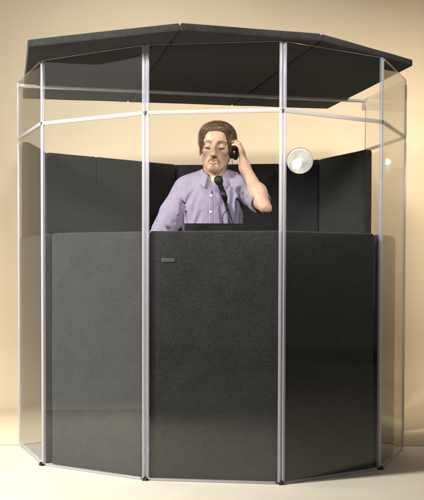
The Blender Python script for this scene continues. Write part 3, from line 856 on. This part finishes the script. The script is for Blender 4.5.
# ------------------------------------------------------------------ headphones
hp = empty('headphones', tuple(H2W((0, 0, .1))))
tag(hp, 'black over-ear headphones worn by the man and pressed to his ear', 'headphones')
axc = HR @ np.array((1, 0, 0)); Mc = axisM(CUP, axc)
bm = bmesh.new()
bm_lathe(bm, [(0, -.004), (.036, -.004), (.041, .002), (.041, .014), (.036, .021), (.024, .024), (.022, .0225), (.0, .0225)], Mc, 36)
cup = sharp(from_bm('ear_cup', bm, M['black'], hp), 50)
bm = bmesh.new()
bm_lathe(bm, [(.018, -.022), (.030, -.024), (.039, -.019), (.041, -.010), (.038, -.003), (.018, -.003), (.018, -.022)], Mc, 36); from_bm('cushion', bm, M['pad'], cup)
bm = bmesh.new(); fc = axisM(CUP + HR @ np.array((.006, -.0405, -.004)), HR @ np.array((0, -1, 0)))
bm_lathe(bm, [(0, .004), (.006, .004), (.0075, .001), (.0075, -.004)], fc, 18); from_bm('hinge_knob', bm, M['chrome'], cup)
bm = bmesh.new(); Mt = axisM(CUP + HR @ np.array((-.004, -.036, -.040)), (1, 0, 0)); bm_box(bm, (-.002, -.004, -.012), (.003, .004, .012), Mt, .0015); from_bm('cable_socket', bm, M['white'], cup)
bandpts = [H2W(p) for p in ((.0845, .008, .012), (.0865, .010, .040), (.0780, .012, .076), (.054, .014, .1035), (.022, .016, .1165), (-.015, .016, .1155), (-.048, .016, .1030), (-.0720, .016, .075), (-.0815, .016, .045), (-.0800, .016, .028))]
pts = bez(bandpts, 6); bm = bmesh.new(); prev = None
for i, p in enumerate(pts):
    t = (pts[min(i + 1, len(pts) - 1)] - pts[max(i - 1, 0)]).normalized(); y = Vector(HR @ np.array((0, 1, 0))); nrm = t.cross(y).normalized()
    rg = [bm.verts.new(p + y * a + nrm * b) for a, b in ((-.011, -.0018), (.011, -.0018), (.011, .0022), (.007, .0040), (-.007, .0040), (-.011, .0022))]
    if prev:
        for k in range(6): bm.faces.new((prev[k], prev[(k + 1) % 6], rg[(k + 1) % 6], rg[k]))
    else: bm.faces.new(rg[::-1])
    prev = rg
bm.faces.new(prev); from_bm('headband', bm, M['black'], hp)
bm = bmesh.new(); bm_tube(bm, [H2W((.084, .006, .020)), H2W((.088, -.002, -.004)), Vector(CUP) + Vector((.0, -.004, .030))], [.0045, .004, .0045], 10); from_bm('yoke', bm, M['chrome'], hp)
bm = bmesh.new(); bm_lathe(bm, [(0, -.004), (.014, -.004), (.016, 0), (.014, .004), (0, .005)], axisM(H2W((-.0785, .016, .030)), HR @ np.array((-1, 0, 0))), 20); from_bm('temple_pad', bm, M['pad'], hp)
bm = bmesh.new(); bm_tube(bm, bez([CUP + np.array((-.008, -.022, -.046)), CUP + np.array((-.004, .010, -.085)), (.095, .46, 1.43), (.10, .52, 1.38), (.09, .545, 1.25), (.10, .56, 1.05)], 10), .0013, 6); from_bm('cable', bm, M['black'], hp)

# ------------------------------------------------------------------ microphone, its stand, music stand
h0, h1 = np.array((.0245, .262, 1.391)), np.array((.052, .262, 1.313)); dm = (h1 - h0) / np.linalg.norm(h1 - h0)
mic = empty('microphone', tuple(h1)); tag(mic, 'black handheld microphone in a clip in front of the man\'s chin', 'microphone')
bm = bmesh.new(); bm_lathe(bm, [(0, .0225), (.0105, .021), (.018, .014), (.021, .0035), (.021, -.0035), (.0185, -.015), (.014, -.021), (0, -.021)], axisM(h0, -dm), 26); gr = from_bm('grille', bm, M['mesh'], mic)
bm = bmesh.new(); bm_lathe(bm, [(.0212, -.002), (.0224, 0), (.0212, .002), (.0205, 0), (.0212, -.002)], axisM(h0, -dm), 26); from_bm('grille_band', bm, M['black'], gr)
bm = bmesh.new(); bm_tube(bm, [h0 + dm * .020, h0 + dm * .030, h0 + dm * .07, h0 + dm * .105], [.0125, .0128, .0112, .0095], 18); from_bm('handle', bm, M['matte_black'], mic)
tl = h0 + dm * .105
bm = bmesh.new(); bm_tube(bm, bez([tl - dm * .01, tl + dm * .03, (.045, .235, 1.22), (.052, .232, 1.16), (.085, .235, 1.05), (.15, .27, .80), (.20, .30, .45), (.22, .33, .10), (.26, .40, .006), (.36, .52, .005)], 10), .0022, 8); from_bm('cable', bm, M['black'], mic)
ms = empty('microphone_stand', (.150, .262, 0)); tag(ms, 'slim black microphone stand reaching up beside the music stand', 'microphone stand')
clip = h0 + dm * .072
bm = bmesh.new(); bm_tube(bm, [clip - dm * .020, clip + dm * .022], [.0150, .0140], 18); from_bm('clip', bm, M['black'], ms)
b0 = clip + np.array((.004, .012, -.022)); b1 = np.array((.150, .262, .985)); 
bm = bmesh.new(); bm_tube(bm, [clip + np.array((0, .01, -.006)), b0], .008, 10); bm_tube(bm, [b0, b1], .0075, 12); from_bm('boom', bm, M['black'], ms)
bm = bmesh.new(); bm_lathe(bm, [(0, -.03), (.017, -.03), (.019, 0), (.017, .03), (0, .03)], axisM(b1, (0, 1, 0)), 18); from_bm('knob', bm, M['black'], ms)
bm = bmesh.new(); bm_tube(bm, [(.150, .262, .02), (.150, .262, .55), (.150, .262, .98)], [.012, .012, .010], 14); from_bm('pole', bm, M['black'], ms)
bm = bmesh.new(); bm_lathe(bm, [(0, .0), (.125, .0), (.128, .006), (.12, .014), (.03, .022), (.014, .04), (0, .04)], Matrix.Translation((.150, .262, .001)), 36); from_bm('base', bm, M['matte_black'], ms)

mu = empty('music_stand', (.01, .22, 0)); tag(mu, 'black music stand with a wide tilted desk in front of the man\'s waist', 'music stand')
Md = Matrix.Translation((.0, .205, 1.184)) @ Matrix.Rotation(math.radians(-24), 4, 'X')
bm = bmesh.new(); bm_box(bm, (-.137, -.004, -.30), (.150, .004, 0), Md, .0038, 3)
desk = from_bm('desk', bm, M['matte_black'], mu)
bm = bmesh.new(); bm_box(bm, (-.137, .0042, -.304), (.150, .052, -.298), Md, .002); from_bm('ledge', bm, M['matte_black'], desk)
bm = bmesh.new(); bm_tube(bm, [(.03, .135, 1.02), (.03, .155, .55), (.03, .18, .16)], [.010, .012, .014], 14); bm_tube(bm, [(.03, .135, 1.02), (.03, .142, 1.05)], .012, 12); from_bm('pole', bm, M['black'], mu)
for k in range(3):
    a = math.radians(90 + 120 * k); bm = bmesh.new()
    bm_tube(bm, [(.03, .18, .17), (.03 + .11 * math.cos(a), .19 + .055 * math.sin(a), .09), (.03 + .20 * math.cos(a), .21 + .075 * math.sin(a), .009)], [.009, .009, .009], 10); from_bm('leg', bm, M['black'], mu)
#PE#
# ------------------------------------------------------------------ round clamp lamp
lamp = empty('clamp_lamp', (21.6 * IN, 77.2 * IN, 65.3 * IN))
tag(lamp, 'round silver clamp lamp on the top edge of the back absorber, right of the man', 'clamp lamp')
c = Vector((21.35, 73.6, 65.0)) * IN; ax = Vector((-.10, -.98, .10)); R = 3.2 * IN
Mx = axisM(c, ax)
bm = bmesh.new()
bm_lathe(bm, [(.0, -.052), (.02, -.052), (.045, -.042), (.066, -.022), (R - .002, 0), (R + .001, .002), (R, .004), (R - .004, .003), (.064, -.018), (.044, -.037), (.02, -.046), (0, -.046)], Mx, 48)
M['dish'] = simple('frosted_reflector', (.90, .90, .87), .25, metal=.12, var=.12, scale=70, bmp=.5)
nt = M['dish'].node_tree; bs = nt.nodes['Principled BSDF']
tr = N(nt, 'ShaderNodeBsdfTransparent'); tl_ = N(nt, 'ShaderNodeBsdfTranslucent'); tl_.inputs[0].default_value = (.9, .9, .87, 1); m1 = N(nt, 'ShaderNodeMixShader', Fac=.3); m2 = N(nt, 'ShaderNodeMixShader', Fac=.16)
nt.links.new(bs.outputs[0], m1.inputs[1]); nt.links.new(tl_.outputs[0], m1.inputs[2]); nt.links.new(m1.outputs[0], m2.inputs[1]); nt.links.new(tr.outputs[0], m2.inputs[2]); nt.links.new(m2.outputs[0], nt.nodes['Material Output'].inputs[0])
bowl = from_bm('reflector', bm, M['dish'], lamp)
bm = bmesh.new(); bm_lathe(bm, [(R + .0005, .0005), (R + .003, .003), (R, .006), (R - .003, .004), (R + .0005, .0005)], Mx, 48); from_bm('rim', bm, M['edge'], bowl)
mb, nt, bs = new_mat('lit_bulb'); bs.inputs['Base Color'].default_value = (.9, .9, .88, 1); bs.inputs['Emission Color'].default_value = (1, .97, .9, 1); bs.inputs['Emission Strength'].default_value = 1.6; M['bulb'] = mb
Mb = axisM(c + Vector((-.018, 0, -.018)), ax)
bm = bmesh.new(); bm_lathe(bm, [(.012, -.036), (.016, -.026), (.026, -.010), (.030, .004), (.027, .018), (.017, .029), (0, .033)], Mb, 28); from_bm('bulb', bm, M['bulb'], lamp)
bm = bmesh.new(); bm_lathe(bm, [(0, -.10), (.018, -.098), (.02, -.09), (.02, -.052), (0, -.05)], Mx, 20); from_bm('socket', bm, M['black'], lamp)
Mc = Matrix.Translation(Vector((21.6, 77.2, 65.35)) * IN) @ Matrix.Rotation(math.radians(-39), 4, 'Z')
bm = bmesh.new()
bm_box(bm, (-.012, -.006, -.06), (.012, -.002, .02), Mc, .001); bm_box(bm, (-.012, .058, -.06), (.012, .062, .02), Mc, .001); bm_box(bm, (-.012, -.006, .012), (.012, .062, .018), Mc, .001)
from_bm('clamp', bm, M['steel'], lamp)

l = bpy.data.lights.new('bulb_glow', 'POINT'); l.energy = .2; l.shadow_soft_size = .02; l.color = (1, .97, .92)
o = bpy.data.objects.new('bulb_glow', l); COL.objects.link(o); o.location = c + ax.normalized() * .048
# ------------------------------------------------------------------ lights, world
def area(name, loc, target, size, power, col=(1, 1, 1), size_y=None, spread=math.pi):
    l = bpy.data.lights.new(name, 'AREA'); l.energy = power; l.color = col; l.shape = 'RECTANGLE'; l.size = size; l.size_y = size_y or size; l.spread = spread
    o = bpy.data.objects.new(name, l); COL.objects.link(o); o.location = loc
    o.rotation_euler = (Vector(target) - Vector(loc)).to_track_quat('-Z', 'Y').to_euler(); return o
def spot(name, loc, target, power, deg, blend=.4, rad=.12, col=(1, 1, 1)):
    l = bpy.data.lights.new(name, 'SPOT'); l.energy = power; l.color = col; l.spot_size = math.radians(deg); l.spot_blend = blend; l.shadow_soft_size = rad
    o = bpy.data.objects.new(name, l); COL.objects.link(o); o.location = loc
    o.rotation_euler = (Vector(target) - Vector(loc)).to_track_quat('-Z', 'Y').to_euler(); return o
area('right_front_fill', (2.7, -2.7, 1.7), (.2, .3, .9), 1.2, 15, (1, .97, .94))  # added soft fill that lifts the right absorber, not a known fixture
area('left_softbox', (-2.7, -.50, 1.15), (0, .30, 1.15), 2.1, 10.5, (1, .97, .9), 2.7, math.radians(150))
spot('key_lamp', (-3.0, -1.45, 2.7), (-1.0, .15, .5), 1300, 84, 1.0, .22, (1, .97, .92))
spot('backdrop_lamp', (-.9, .2, 3.25), (-.60, WALL_Y, 1.65), 245, 104, .9, .3, (1, 1, .98))
area('right_backdrop_fill', (1.9, .9, 2.9), (1.5, WALL_Y, 1.2), .5, 18, (1, .90, .76), None, math.radians(105))  # added fill for the right of the backdrop and the floor there
spot('lid_rim_fill', (.1, -3.3, 3.15), (.1, -.1, 2.15), 640, 40, .9, .2, (1, .97, .92))  # added narrow beam, put in to lighten the lid's front rim
spot('man_lamp', (2.15, -2.2, 2.8), (.05, .35, 1.42), 265, 17, .5, .12, (1, .97, .92))
w = bpy.data.worlds.new('World'); sc.world = w; w.use_nodes = True
bg = w.node_tree.nodes['Background']; bg.inputs[0].default_value = (1, .93, .84, 1); bg.inputs[1].default_value = .06

# ------------------------------------------------------------------ camera: fitted to the post corners
f_px, cx, cy = 1039.85, 213.125, 306.416
cam = bpy.data.cameras.new('camera'); co = bpy.data.objects.new('camera', cam); COL.objects.link(co); sc.camera = co
co.location = (0, -184.91 * IN, 38.067 * IN)
co.rotation_mode = 'QUATERNION'
co.rotation_quaternion = (Matrix.Rotation(math.radians(90 - 2.026), 4, 'X') @ Matrix.Rotation(.0024, 4, 'Z')).to_quaternion()
cam.sensor_fit = 'VERTICAL'; cam.sensor_height = 36; cam.lens = 36 * f_px / 500
cam.shift_x = -(cx - 212) / 500; cam.shift_y = (cy - 250) / 500
cam.clip_start = .05; cam.clip_end = 100
sc.view_settings.view_transform = 'Standard'; sc.view_settings.look = 'None'; sc.view_settings.exposure = 0; sc.view_settings.gamma = 1
sc.cycles.use_denoising = True; sc.cycles.max_bounces = 12; sc.cycles.transparent_max_bounces = 32; sc.cycles.glossy_bounces = 6
sc.cycles.sample_clamp_indirect = 4
